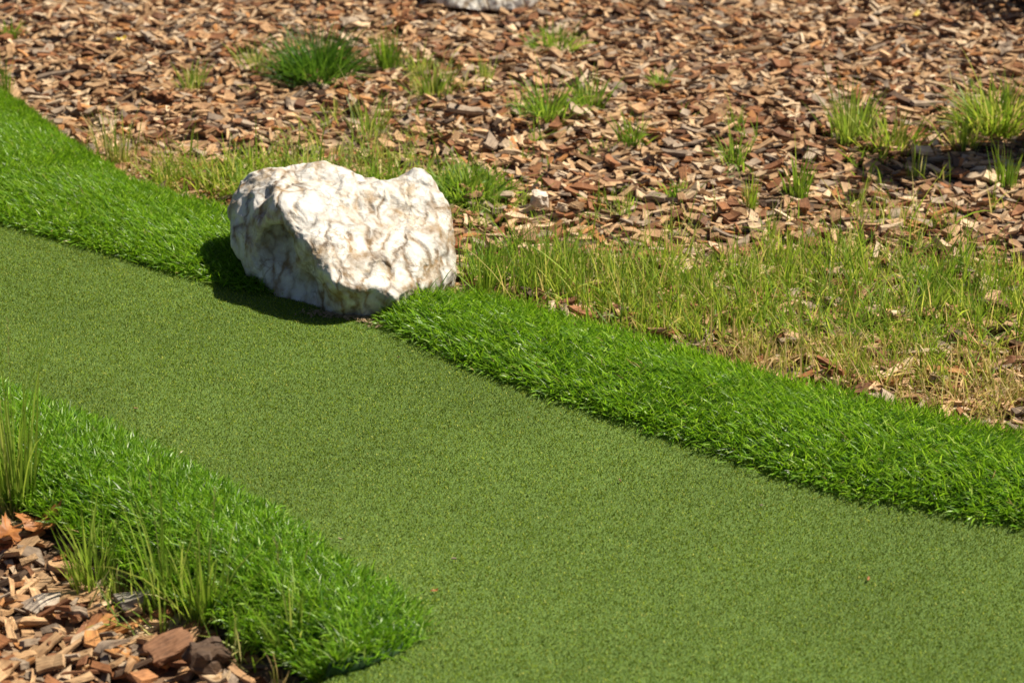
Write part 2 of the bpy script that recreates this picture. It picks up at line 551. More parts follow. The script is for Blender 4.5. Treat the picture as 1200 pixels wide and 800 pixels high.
prof_back = lambda v: .006 + .022 * np.sin(np.pi * np.clip(v, 0, 1)) - .018 * v
prof_front = lambda v: .004 + .024 * np.sin(np.pi * np.clip(v, 0, 1) * .8) - .034 * smooth01((v - .6) / .4)
turf_border('bright artificial grass border running right from the white boulder', R_IN, R_OUT, prof_back, 46000, lean_right, 11)
turf_border('bright artificial grass border left of the white boulder, under its shadow', L_IN, L_OUT, prof_back, 42000, lean_right, 12)
turf_border('rounded end of artificial grass border beside the front left mulch', B_IN, B_OUT, prof_front, 50000, lean_front, 13, .033)


# ------------------------------------------------------------------ boulders
def boulder(name, label, pts, dents, voxel, seed, disp=1.0):
    c = np.array(pts).mean(0); c[2] = 0
    bm = bmesh.new()
    for p in pts: bm.verts.new(Vector(p) - Vector(c))
    r = bmesh.ops.convex_hull(bm, input=bm.verts)
    bmesh.ops.delete(bm, geom=[g for g in r['geom_interior'] if isinstance(g, bmesh.types.BMVert)], context='VERTS')
    me = bpy.data.meshes.new(name); bm.to_mesh(me); bm.free()
    o = link(name, me)
    md = o.modifiers.new('r', 'REMESH'); md.mode = 'VOXEL'; md.voxel_size = voxel
    md = o.modifiers.new('s', 'SMOOTH'); md.factor = .5; md.iterations = 4
    md = o.modifiers.new('u', 'SUBSURF'); md.levels = 2; md.render_levels = 2
    dg = bpy.context.evaluated_depsgraph_get()
    me2 = bpy.data.meshes.new_from_object(o.evaluated_get(dg))
    o.modifiers.clear(); o.data = me2; bpy.data.meshes.remove(me)
    n = len(me2.vertices)
    V = np.empty(n * 3, np.float32); me2.vertices.foreach_get('co', V); V = V.reshape(-1, 3)
    for (px, py, pz), rad, (dx, dy, dz) in dents:
        q = V - (np.array((px, py, pz)) - c)
        w = np.exp(-(q ** 2).sum(1) / rad ** 2) if rad > 0 else np.exp(-((q ** 2).sum(1) / rad ** 2) ** 2)
        V = V + w[:, None] * np.array((dx, dy, dz))
    me2.vertices.foreach_set('co', V.astype(np.float32).ravel()); me2.update()
    NV = np.empty(n * 3, np.float32); me2.vertices.foreach_get('normal', NV); NV = NV.reshape(-1, 3)
    D = np.empty(n)
    off = Vector((seed * 3.1, seed * 1.7, seed * .9))
    for i in range(n):
        q = Vector(V[i]) + off
        wv = q + .035 * noise.noise_vector(q * 9)
        rid = 1 - abs(noise.noise(wv * 11)) * 2
        d = .013 * noise.fractal(q * 7, .9, 2.1, 3) + .0050 * (rid * rid - .45) + .0008 * noise.fractal(q * 45, .8, 2.2, 3)
        dist = noise.voronoi(wv * 23)[0]
        d += .0060 * min(dist[1] - dist[0], .5) - .002
        # flutes running down the faces
        d += .0028 * noise.noise(Vector((q.x * 60 + 4 * noise.noise(q * 12), q.y * 60, q.z * 9)))
        D[i] = d * disp
    V = V + NV * D[:, None]
    me2.vertices.foreach_set('co', V.astype(np.float32).ravel())
    me2.polygons.foreach_set('use_smooth', np.ones(len(me2.polygons), bool))
    me2.materials.clear(); me2.materials.append(M_MARBLE); me2.update()
    o.location = c
    tag(o, label, 'boulder', 'white boulders')
    return o


boulder('boulder', 'large white marble boulder with brown veins between the grass borders',
        [(-.673, 4.55, .129), (-.659, 4.48, .070), (-.650, 4.585, .180), (-.625, 4.62, .216), (-.602, 4.445, .140), (-.578, 4.422, .170), (-.621, 4.43, .029), (-.64, 4.66, .18), (-.555, 4.62, .230), (-.449, 4.69, .208),
         (-.40, 4.70, .200), (-.222, 4.64, .210), (-.195, 4.60, .195), (-.156, 4.57, .145), (-.138, 4.52, .090), (-.122, 4.45, .022), (-.13, 4.47, -.03),
         (-.518, 4.385, .222), (-.482, 4.305, .176), (-.430, 4.225, .122), (-.382, 4.18, .090), (-.336, 4.185, .080),
         (-.235, 4.25, .050), (-.25, 4.29, -.03), (-.31, 4.235, -.03), (-.38, 4.245, -.03), (-.45, 4.285, -.025), (-.53, 4.345, -.015), (-.575, 4.385, .0), (-.45, 4.45, -.04),
         (-.18, 4.72, .10), (-.30, 4.78, .10), (-.50, 4.80, .10), (-.63, 4.70, .10), (-.2, 4.7, -.03), (-.50, 4.72, -.03), (-.56, 4.60, -.02)],
        [((-.540, 4.345, .095), -.062, (.030, .085, .035)),    # the hollow under the ridge
         ((-.47, 4.27, .045), .05, (.02, .05, .005)),
         ((-.575, 4.47, .215), .024, (.004, .014, -.022)),    # groove between the left lobe and the ridge
         ((-.590, 4.53, .225), .022, (.0, .006, -.014)),
         ((-.565, 4.42, .185), .018, (.004, .018, -.012)),
         ((-.455, 4.68, .215), .035, (0, -.004, .010)),        # lumps along the top
         ((-.39, 4.58, .20), .03, (0, -.004, .010)),
         ((-.48, 4.56, .23), .028, (0, 0, -.012)),
         ((-.225, 4.62, .20), .03, (.004, -.004, .010)),
         ((-.35, 4.45, .18), .035, (.0, .012, -.012)),
         ((-.275, 4.235, .035), .026, (.004, -.024, .006)),    # knob at the lower right
         ((-.315, 4.22, .055), .016, (.0, .022, .004)),
         ((-.32, 4.66, .22), .08, (0, 0, -.026)),             # saddle in the back edge
         ((-.43, 4.53, .24), .06, (0, 0, -.016)),
         ((-.515, 4.70, .24), .03, (0, 0, -.014)),
         ((-.295, 4.265, .085), .030, (.010, .035, 0)),
         ((-.265, 4.25, .03), .035, (.0, -.028, .004)),
         ((-.40, 4.30, .15), .06, (.012, -.014, .012)),
         ((-.27, 4.46, .13), .05, (-.008, .014, -.006)),
         ((-.20, 4.42, .08), .04, (.006, -.012, 0))], .012, 1)
boulder('boulder', 'white boulder at the far edge of the mulch, cut off by the top',
        [(-.32, 7.30, .0), (-.30, 7.29, .05), (-.22, 7.30, .10), (-.10, 7.24, .06), (-.10, 7.16, -.03), (.02, 7.27, .09), (.10, 7.30, .06), (.11, 7.28, -.02), (-.25, 7.20, -.02), (.04, 7.17, -.02), (-.26, 7.22, .02), (.06, 7.20, .02),
         (-.2, 7.45, .20), (0, 7.45, .18), (.1, 7.5, .0), (-.3, 7.5, .0), (-.1, 7.42, .2)],
        [((-.12, 7.2, .06), .05, (0, .02, -.01))], .016, 2)

# ------------------------------------------------------------------ wood chips
PAL = {  # weathered wood, real colours
    'tan': [(.43, .27, .14), (.375, .22, .11), (.49, .32, .175)],
    'pale': [(.54, .40, .255), (.58, .45, .31)],
    'grey': [(.29, .22, .16), (.345, .27, .20), (.23, .175, .13)],
    'red': [(.26, .11, .043), (.315, .145, .06), (.20, .088, .04)],
    'orange': [(.43, .205, .068), (.385, .17, .052)],
    'dark': [(.10, .054, .029), (.125, .07, .038), (.075, .043, .025)],
}
WORDS = {'tan': 'tan', 'pale': 'pale cream', 'grey': 'grey weathered', 'red': 'reddish brown', 'orange': 'orange brown', 'dark': 'dark brown'}


def chip_arrays(g, L, W, T, col):
    """an irregular split of wood along X: (verts, tris)"""
    hx, hy = L / 2, W / 2
    tp_ = g.uniform(.35, 1.0) if g.random() < .55 else 1.0            # one end often split narrower
    sl, sr = g.normal(0, .55, 2) * hy                                  # slanted breaks at the ends
    fx = lambda t: 1 + (tp_ - 1) * (t + 1) / 2
    xs = [-1, g.uniform(-.5, -.2), g.uniform(.2, .5), 1]
    low = [(x * hx, -hy * fx(x) * g.uniform(.86, 1.08)) for x in xs]
    upp = [(x * hx, hy * fx(x) * g.uniform(.86, 1.08)) for x in xs[::-1]]
    poly = np.array(low + upp)
    poly[0, 0] += sl; poly[7, 0] -= sl; poly[3, 0] += sr * tp_; poly[4, 0] -= sr * tp_
    poly[:, 1] += g.normal(0, .10) * hy * (poly[:, 0] / hx) ** 2
    n = len(poly)
    bend = g.normal(0, .55) * T / (L * L) * 2; twst = g.normal(0, .14) / L
    def z(xy, s): return s + bend * (xy[:, 0] ** 2 - hx * hx / 3) + twst * xy[:, 0] * xy[:, 1]
    tp = np.concatenate([poly * g.uniform(.86, .98, (n, 1)), (z(poly, T / 2) + g.uniform(-.22, .12, n) * T)[:, None]], 1)
    bt = np.concatenate([poly * g.uniform(.95, 1.05, (n, 1)), (z(poly, -T / 2) + g.uniform(-.1, .1, n) * T)[:, None]], 1)
    V = np.concatenate([tp, bt])
    tr = []
    def fan(o, rev):
        q = [(0, 1, 7), (1, 6, 7), (1, 2, 6), (2, 5, 6), (2, 3, 5), (3, 4, 5)]
        for a, b, c in q: tr.append((o + a, o + c, o + b) if rev else (o + a, o + b, o + c))
    fan(0, False); fan(n, True)
    for k in range(n):
        k2 = (k + 1) % n
        tr += [(k, n + k, n + k2), (k, n + k2, k2)]
    cc = np.tile(np.array([*col, 1.0]), (2 * n, 1))
    return V, np.array(tr), cc, V + g.uniform(0, 30, 3)


def chip_kind(g, big=1.0):
    t = g.random()
    k = g.choice(['tan', 'pale', 'grey', 'red', 'orange', 'dark'], p=[.36, .16, .13, .17, .09, .09])
    if t < .5: L, W, T = g.uniform(.034, .062), g.uniform(.015, .028), g.uniform(.004, .009)
    elif t < .78: L, W, T = g.uniform(.04, .085), g.uniform(.009, .016), g.uniform(.004, .008)
    else: L, W, T = g.uniform(.038, .062), g.uniform(.028, .044), g.uniform(.005, .011)
    P = PAL[k]
    col = np.array(P[g.integers(len(P))]) * g.uniform(.8, 1.2)
    return k, L * big, W * big, T * big, col


gch = np.random.default_rng(21)
PROTO = []
for i in range(90):
    k, L, W, T, col = chip_kind(gch)
    PROTO.append((k, L, W, T) + chip_arrays(gch, L, W, T, col))
PROTO_BIG = []
for i in range(70):
    k, L, W, T, col = chip_kind(gch, 1.0)
    PROTO_BIG.append((k, L, W, T) + chip_arrays(gch, L, W, T, col))


class Pile:
    """chips dropped one after another onto a height grid, so that they lie on each other"""
    def __init__(s, x0, x1, y0, y1, res=.008):
        s.x0, s.y0, s.res = x0, y0, res
        s.nx, s.ny = int((x1 - x0) / res) + 2, int((y1 - y0) / res) + 2
        X, Y = np.meshgrid(x0 + np.arange(s.nx) * res, y0 + np.arange(s.ny) * res)
        s.H = ground_z(X, Y).tolist()

    def h(s, x, y):
        i = int((y - s.y0) / s.res); j = int((x - s.x0) / s.res)
        if 0 <= i < s.ny and 0 <= j < s.nx: return s.H[i][j]
        return -.04

    def drop(s, x, y, rz, L, W, T, jit):
        c, n = math.cos(rz), math.sin(rz)
        a = L * .38; b = W * .38
        h1 = s.h(x + c * a, y + n * a); h2 = s.h(x - c * a, y - n * a)
        h3 = s.h(x - n * b, y + c * b); h4 = s.h(x + n * b, y - c * b); h0 = s.h(x, y)
        px = max(-.32, min(.32, (h1 - h2) / (2 * a))) + jit[0]
        py = max(-.32, min(.32, (h3 - h4) / (2 * b))) + jit[1]
        z = max((h1 + h2) / 2, (h3 + h4) / 2, h0 - .002) + T * .45
        res = s.res
        u = -L / 2 * .9
        while u <= L / 2 * .9:
            v = -W / 2 * .9
            while v <= W / 2 * .9:
                i = int((y + n * u + c * v - s.y0) / res); j = int((x + c * u - n * v - s.x0) / res)
                if 0 <= i < s.ny and 0 <= j < s.nx:
                    t = z + px * u + py * v + T * .5
                    if t > s.H[i][j]: s.H[i][j] = t
                v += res
            u += res
        return z, px, py


def chip_matrix(x, y, z, rz, px, py):
    return Matrix.Translation((x, y, z)) @ Matrix.Rotation(rz, 4, 'Z') @ Matrix.Rotation(-math.atan(px), 4, 'Y') @ Matrix.Rotation(math.atan(py), 4, 'X')


def mulch_stuff(name, label, recs):
    """the rest of the chips as one object"""
    nv = 16; N = len(recs)
    V = np.empty((N, nv, 3)); Tt = np.empty((N, 28, 3), int); Cc = np.empty((N, nv, 4)); G = np.empty((N, nv, 3))
    for q, (pr, M, sc_) in enumerate(recs):
        m = np.array(M)
        V[q] = (pr[4] * sc_) @ m[:3, :3].T + m[:3, 3]
        Tt[q] = pr[5] + q * nv
        Cc[q] = pr[6]; Cc[q, :, :3] *= .8 + .4 * ((q * 7919) % 101) / 100
        G[q] = pr[7] + (q % 613) * .37
    me = np_mesh(name, V.reshape(-1, 3), tris=Tt.reshape(-1, 3), mat=M_CHIP, attrs={'Col': Cc.reshape(-1, 4), 'grain': G.reshape(-1, 3)}, smooth=False)
    return tag(link(name, me), label, 'mulch', kind='stuff')


PROTO_ME = {}


def proto_mesh(lib, i):
    key = (id(lib), i)
    if key not in PROTO_ME:
        p = lib[i]
        PROTO_ME[key] = np_mesh('wood_chip', p[4], tris=p[5], mat=M_CHIP, attrs={'Col': p[6], 'grain': p[7]}, smooth=False)
    return PROTO_ME[key]


def in_view(x, y, m=0.0):
    d = y * math.cos(PITCH) + (CAM_H + .03) * math.sin(PITCH)
    return abs(x) < .25 * d + m


# --- far bed
g = np.random.default_rng(31)
pile = Pile(-2.5, 2.5, 3.5, 8.4)
N = 44000
cx = g.uniform(-2.45, 2.45, N); cy = 3.55 + 4.8 * g.random(N)
ok = ~blocked(cx, cy)
dd = cy * .923 + .65
ok &= np.abs(cx) < .25 * dd + .35
ok &= ~((cx < -.1) & (cy < 4.3))
cx, cy = cx[ok], cy[ok]
recs = []
for x, y in zip(cx, cy):
    pr = PROTO[g.integers(len(PROTO))]
    rz = g.uniform(0, 2 * math.pi)
    s = g.uniform(.75, 1.15) if g.random() > .4 else g.uniform(.22, .6)      # crumbs and splinters between the chips
    z, px, py = pile.drop(x, y, rz, pr[1] * s, pr[2] * s, pr[3] * s, g.normal(0, .09, 2))
    recs.append((pr, chip_matrix(x, y, z, rz, px, py), s))
mulch_stuff('mulch', 'brown wood chip mulch spread behind the grass borders', recs)

# single large chips lying on top of the far bed
FAR_CHIPS = [  # x, y, turn, length, width, kind, label
    (-1.458, 6.373, .25, .13, .035, 'grey', 'long grey slab of wood near the top left corner'),
    (.012, 4.94, .3, .055, .03, 'pale', 'pale wood chip lying just right of the boulder top'),
    (1.106, 4.45, 1.2, .06, .045, 'pale', 'pale curled wood chip standing in the grass near the right edge'),
    (.607, 5.868, .05, .20, .022, 'pale', 'long pale stick lying flat in the upper right mulch'),
    (1.27, 6.054, .35, .11, .035, 'grey', 'thick grey brown chip above the right hand grass clumps'),
    (1.20, 6.08, -.7, .10, .03, 'dark', 'dark brown chip leaning on a grey one, upper right mulch'),
    (.214, 5.462, .1, .08, .035, 'tan', 'broad tan chip in the mulch right of the boulder'),
    (.455, 5.51, -.4, .08, .04, 'grey', 'broad grey chip lying tilted in the middle mulch'),
    (.012, 5.51, .1, .06, .04, 'pale', 'squarish cream chip with dark grain behind the boulder'),
    (.099, 5.736, .9, .055, .04, 'grey', 'square grey chip below the spreading grass clump'),
    (-.14, 5.886, .1, .11, .03, 'grey', 'long grey chip in the mulch above the boulder'),
    (1.554, 6.912, .1, .12, .03, 'pale', 'long pale chip near the top right corner'),
    (.756, 6.566, .0, .14, .03, 'tan', 'long tan stick near the top, right of centre'),
    (.20, 5.20, -.3, .07, .03, 'red', 'reddish brown chip right of the pale stone'),
    (.95, 4.86, .5, .07, .02, 'pale', 'narrow pale chip at the upper edge of the yellow grass'),
]
tot_far = 0
for x, y, rz, L, W, k, lab in FAR_CHIPS:
    P = PAL[k]
    a = chip_arrays(g, L, W, .011, np.array(P[g.integers(len(P))]))
    me = np_mesh('wood_chip', a[0], tris=a[1], mat=M_CHIP, attrs={'Col': a[2], 'grain': a[3]}, smooth=False)
    z, px, py = pile.drop(x, y, rz, L, W, .011, g.normal(0, .08, 2))
    o = link('wood_chip', me); o.matrix_world = chip_matrix(x, y, z + .002, rz, px, py)
    tag(o, lab, 'wood chip', 'large chips on the far mulch'); tot_far += 1

# --- near bed, front left
g = np.random.default_rng(41)
pile2 = Pile(-1.6, -.2, 2.2, 3.9, .006)
N = 4600
cx = g.uniform(-1.5, -.25, N); cy = g.uniform(2.3, 3.8, N)
ok = ~blocked(cx, cy) & (np.abs(cx) < .25 * (cy * .923 + .65) + .3)
cx, cy = cx[ok], cy[ok]
drops = []
for x, y in zip(cx, cy):
    i = int(g.integers(len(PROTO_BIG))); pr = PROTO_BIG[i]
    rz = g.uniform(0, 2 * math.pi); s = g.uniform(.75, 1.15) if g.random() > .45 else g.uniform(.25, .6)
    z, px, py = pile2.drop(x, y, rz, pr[1] * s, pr[2] * s, pr[3] * s, g.normal(0, .08, 2))
    drops.append((i, chip_matrix(x, y, z, rz, px, py), s, x, y))
vis = [q for q in range(len(drops)) if drops[q][2] > .4 and in_view(drops[q][3], drops[q][4], .01) and drops[q][4] > 2.70]
single = set(vis[-(285 - tot_far):])
mulch_stuff('mulch', 'lower layer of wood chip mulch in the front left corner', [(PROTO_BIG[d[0]], d[1], d[2]) for q, d in enumerate(drops) if q not in single])
MARKS = [(-.85, 3.285, 'orange dead leaf at the left'), (-.638, 3.035, 'square grey chip by the grass'), (-.486, 2.82, 'dark bark block'), (-.79, 3.04, 'broad pale chip at the left edge'),
         (-.76, 2.72, 'bottom left corner'), (-.62, 2.74, 'bottom edge left of the bark block'), (-.33, 2.76, 'front tip of the grass border'), (-.70, 2.90, 'middle of the front mulch')]
ORD = ['closest to', 'second closest to', 'third closest to', 'fourth closest to', 'fifth closest to', 'sixth closest to', 'seventh closest to', 'eighth closest to', 'ninth closest to', 'tenth closest to', 'eleventh closest to', 'twelfth closest to', 'thirteenth closest to', 'fourteenth closest to', 'fifteenth closest to', 'sixteenth closest to', 'seventeenth closest to', 'eighteenth closest to'] + ['farther from'] * 40
CLASS = {}
for q in sorted(single):
    i, M, s, x, y = drops[q]
    o = link('wood_chip', proto_mesh(PROTO_BIG, i)); o.matrix_world = M @ Matrix.Scale(s, 4)
    p = PROTO_BIG[i]; k = p[0]
    mark = min(MARKS, key=lambda m: math.hypot(m[0] - x, m[1] - y))
    shape = 'narrow' if p[2] / p[1] < .36 else 'broad' if p[2] / p[1] > .58 else 'small' if p[1] * s < .046 else 'long'
    CLASS.setdefault((shape, k, mark[2]), []).append((math.hypot(mark[0] - x, mark[1] - y), o))
for (shape, k, mark), lst in CLASS.items():
    for n, (d, o) in enumerate(sorted(lst, key=lambda t: t[0])):
        pos = f'{ORD[n]} the {mark}' if len(lst) > 1 else f'near the {mark}'
        tag(o, f'{shape} {WORDS[k]} wood chip, {pos}', 'wood chip', 'loose chips on the front left mulch')


# --- larger pieces on the near bed
def lump(name, label, cat, x, y, z, size, rot, col, seed, sub=3, jag=.2):
    """a rough broken block"""
    bm = bmesh.new()
    bmesh.ops.create_cube(bm, size=1)
    bmesh.ops.subdivide_edges(bm, edges=bm.edges, cuts=sub, use_grid_fill=True)
    off = Vector((seed * 5.3, seed * 2.1, seed))
    for v in bm.verts:
        c = v.co.copy()
        v.co += (c.normalized() * .5 - c) * .22
        v.co += noise.noise_vector(c * 1.7 + off) * jag + noise.noise_vector(c * 5 + off) * jag * .3
        v.co = Vector((v.co.x * size[0], v.co.y * size[1], v.co.z * size[2]))
    me = bpy.data.meshes.new(name); bm.to_mesh(me); bm.free()
    n = len(me.vertices)
    at = me.attributes.new('Col', 'FLOAT_COLOR', 'POINT'); at.data.foreach_set('color', np.tile(np.array([*col, 1], np.float32), n))
    gr = me.attributes.new('grain', 'FLOAT_VECTOR', 'POINT')
    co = np.empty(n * 3, np.float32); me.vertices.foreach_get('co', co); gr.data.foreach_set('vector', co + seed * 3)
    me.materials.append(M_CHIP)
    o = link(name, me); o.location = (x, y, z); o.rotation_euler = rot
    tag(o, label, cat)
    return o


lump('bark_block', 'dark brown broken block of bark beside the front grass border', 'bark', -.486, 2.822, -.020, (.06, .048, .040), (.35, .25, .6), (.085, .05, .03), 1, 6, .34)
lump('bark_block', 'reddish brown slab of wood leaning on the dark bark block', 'bark', -.552, 2.855, -.022, (.07, .042, .020), (.35, -.2, .55), (.25, .125, .065), 2, 6, .2)
lump('pale_stone', 'pale whitish stone in the mulch right of the boulder', 'stone', .071, 5.062, -.008, (.042, .032, .034), (.2, .1, .4), (.72, .62, .52), 3, 3, .25)
lump('pale_stone', 'small pale stone beside the larger pale stone in the mulch', 'stone', .13, 5.01, -.012, (.035, .025, .02), (.1, .3, 1.4), (.66, .52, .36), 4, 3, .25)
big = chip_arrays(g, .062, .042, .014, np.array((.31, .28, .25)))
o = link('wood_chip', np_mesh('wood_chip', big[0], tris=big[1], mat=M_CHIP, attrs={'Col': big[2], 'grain': big[3]}, smooth=False))
z, px, py = pile2.drop(-.638, 3.035, .25, .062, .042, .014, (0, .08))
o.matrix_world = chip_matrix(-.638, 3.035, z, .25, px, py)
tag(o, 'squarish grey chip with straight grain, largest near the grass border', 'wood chip')
big = chip_arrays(g, .06, .045, .010, np.array((.55, .47, .38)))
o = link('wood_chip', np_mesh('wood_chip', big[0], tris=big[1], mat=M_CHIP, attrs={'Col': big[2], 'grain': big[3]}, smooth=False))
z, px, py = pile2.drop(-.796, 3.035, .35, .06, .045, .010, (0, .05))
o.matrix_world = chip_matrix(-.796, 3.035, z, .35, px, py)
tag(o, 'broad pale chip with fine grain lines at the left edge', 'wood chip')


# ------------------------------------------------------------------ fallen leaves
def leaf(label, x, y, z, size, rz, curl, lobes, mat, name='fallen_leaf'):
    bm = bmesh.new()
    n = 40; ring = []; mid = []
    c = bm.verts.new((0, 0, .0))
    for k in range(n):
        a = 2 * math.pi * k / n
        r = 1 + (.17 * math.cos(lobes * a) + .13 * math.cos(2 * a + 1) + .07 * math.cos(lobes * 3 * a + .5) + .07 * math.cos(lobes * 4 * a)) * (1 if lobes else 0)
        if not lobes: r = .55 + .45 * abs(math.cos(a)) ** 1.6
        for t, L in ((.5, mid), (1.0, ring)):
            px, py = r * t * math.cos(a) * size, r * t * math.sin(a) * size * .8
            pz = curl * size * ((px / size) ** 2 - .35 * (py / size) ** 2) + .16 * size * math.sin(3 * a) * t + .22 * size * noise.noise(Vector((px * 70, py * 70, rz * 3)))
            L.append(bm.verts.new((px, py, pz)))
    for k in range(n):
        k2 = (k + 1) % n
        bm.faces.new((c, mid[k], mid[k2])); bm.faces.new((mid[k], ring[k], ring[k2], mid[k2]))
    me = bpy.data.meshes.new(name); bm.to_mesh(me); bm.free()
    me.polygons.foreach_set('use_smooth', np.ones(len(me.polygons), bool)); me.materials.append(mat)
    o = link(name, me); o.location = (x, y, z); o.rotation_euler = (.25, -.15, rz)
    # stalk
    sb = bmesh.new()
    bmesh.ops.create_cone(sb, segments=6, radius1=.0012, radius2=.0008, depth=size * .8, cap_ends=True)
    sm = bpy.data.meshes.new('stalk'); sb.to_mesh(sm); sb.free(); sm.materials.append(mat)
    s = link('stalk', sm, o); s.rotation_euler = (0, math.pi / 2, 0); s.location = (-size * 1.1, 0, curl * size * .6)
    tag(o, label, 'leaf')
    return o


leaf('crumpled orange brown dead leaf at the left edge below the tall grass', -.851, 3.285, pile2.h(-.851, 3.285) + .016, .034, .5, .5, 5, M_DRYLEAF)
leaf('reddish dead leaf tucked under the orange one at the left edge', -.898, 3.24, pile2.h(-.898, 3.24) + .008, .030, 2.0, .3, 5, M_DRYLEAF)
leaf('small curled brown leaf against the front end of the grass border', -.372, 2.875, -.012, .016, 1.0, .8, 0, M_DRYLEAF)
leaf('small yellow leaf in the far mulch near the top left', -1.32, 6.78, pile.h(-1.32, 6.78) + .008, .018, .4, .3, 0, M_YELLOWLEAF)
leaf('small yellow leaf in the far mulch near the top right corner', 1.42, 7.08, pile.h(1.42, 7.08) + .008, .02, .9, .3, 0, M_YELLOWLEAF)
leaf('tiny brown leaf scrap on the green near the border end', -.128, 2.99, .006, .005, .2, .3, 0, M_DRYLEAF)
leaf('tiny brown leaf scrap on the green below the right border', .60, 3.03, .006, .0045, 1.2, .3, 0, M_DRYLEAF)

# ------------------------------------------------------------------ wild grass
GP = {
    'dark': np.array([(.055, .15, .010), (.075, .19, .015), (.105, .24, .02), (.04, .115, .010)]),
    'green': np.array([(.15, .29, .02), (.21, .36, .03), (.29, .42, .05), (.10, .21, .02)]),
    'fresh': np.array([(.19, .32, .03), (.26, .39, .045), (.35, .44, .08), (.12, .22, .02)]),
    'yellow': np.array([(.25, .38, .03), (.33, .45, .045), (.44, .50, .08), (.17, .30, .02), (.21, .35, .03), (.54, .46, .15), (.13, .25, .02)]),
    'dry': np.array([(.50, .40, .15), (.58, .45, .22), (.38, .38, .09), (.28, .34, .05)]),
    'pale': np.array([(.28, .40, .05), (.38, .46, .08), (.48, .47, .17), (.18, .31, .03), (.14, .24, .03)]),
}


def grass_mesh(gg, p, h, pal, spread=.5, wid=.0022, root=None, nseg=4):
    N = len(p)
    if root is not None:
        d = p[:, :2] - root[None, :2]
        head = np.arctan2(d[:, 1], d[:, 0]) + gg.normal(0, .6, N)
        lean = np.clip(np.hypot(d[:, 0], d[:, 1]) / .05 * .25 + gg.normal(.15, .2, N), 0, 1.1) * spread * 1.6
    else:
        head = gg.uniform(0, 2 * np.pi, N); lean = np.abs(gg.normal(0, .6, N)) * spread * 1.7
    ln = h * gg.uniform(.3, 1.12, N) * np.where(gg.random(N) < .07, 1.5, 1.0)
    cur = np.abs(gg.normal(.5, .4, N)) * (spread * 1.5)
    P = GP[pal]
    col = P[gg.integers(len(P), size=N)] * gg.uniform(.75, 1.25, (N, 1))
    return blades(p, head, lean, cur, ln, 1.45 * wid * gg.uniform(.55, 1.3, N), col, nseg, gg.normal(0, .9, N), 2.2)


def tuft(label, x, y, h, r, n, pal, spread=.5, wid=.0024, seed=0, name='grass_tuft', group='grass tufts in the mulch', z=None, seeds=0):
    gg = np.random.default_rng(100 + seed)
    if group.startswith('grass tufts'): h, r, wid, n = h * 1.15, r * 1.2, wid * 1.2, int(n * 1.25)
    rr = r * np.sqrt(gg.random(n)) * gg.uniform(.3, 1, n); a = gg.uniform(0, 2 * np.pi, n)
    p = np.stack([rr * np.cos(a), rr * np.sin(a), np.full(n, -.01)], 1)
    V, Q, T, Cc = grass_mesh(gg, p, h, pal, spread, wid, np.zeros(3))
    me = np_mesh(name, V, tris=T, quads=Q, mat=M_GRASS, attrs={'Col': Cc})
    if z is None: z = float(ground_z(x, y)) + .018
    o = link(name, me, None, (x, y, z))
    tag(o, label, 'grass tuft', group)
    for k in range(seeds):          # flowering stalks with narrow heads
        a = gg.uniform(0, 2 * math.pi); ln = h * gg.uniform(1.05, 1.3); le = gg.uniform(.08, .3)
        m = 14
        st = np.array([[math.cos(a) * math.sin(le) * t, math.sin(a) * math.sin(le) * t, math.cos(le) * t] for t in np.linspace(.0, ln, 2)])
        q0 = np.stack([st[0] + (st[1] - st[0]) * t for t in np.linspace(.78, 1.0, m)])
        P0 = np.concatenate([st[:1], q0])
        hd = gg.uniform(0, 2 * np.pi, m + 1)
        lean = np.concatenate([[le], gg.uniform(.2, .6, m)]); hd[0] = a
        lens = np.concatenate([[ln], gg.uniform(.008, .014, m)])
        col = np.tile(np.array([(.26, .28, .09)]), (m + 1, 1)) * gg.uniform(.8, 1.2, (m + 1, 1))
        V, Q, T, Cc = blades(P0, hd, lean, np.zeros(m + 1), lens, np.full(m + 1, .0020), col, 3, gg.normal(0, .4, m + 1))
        link('seed_head', np_mesh('seed_head', V, tris=T, quads=Q, mat=M_GRASS, attrs={'Col': Cc}), o)
    return o


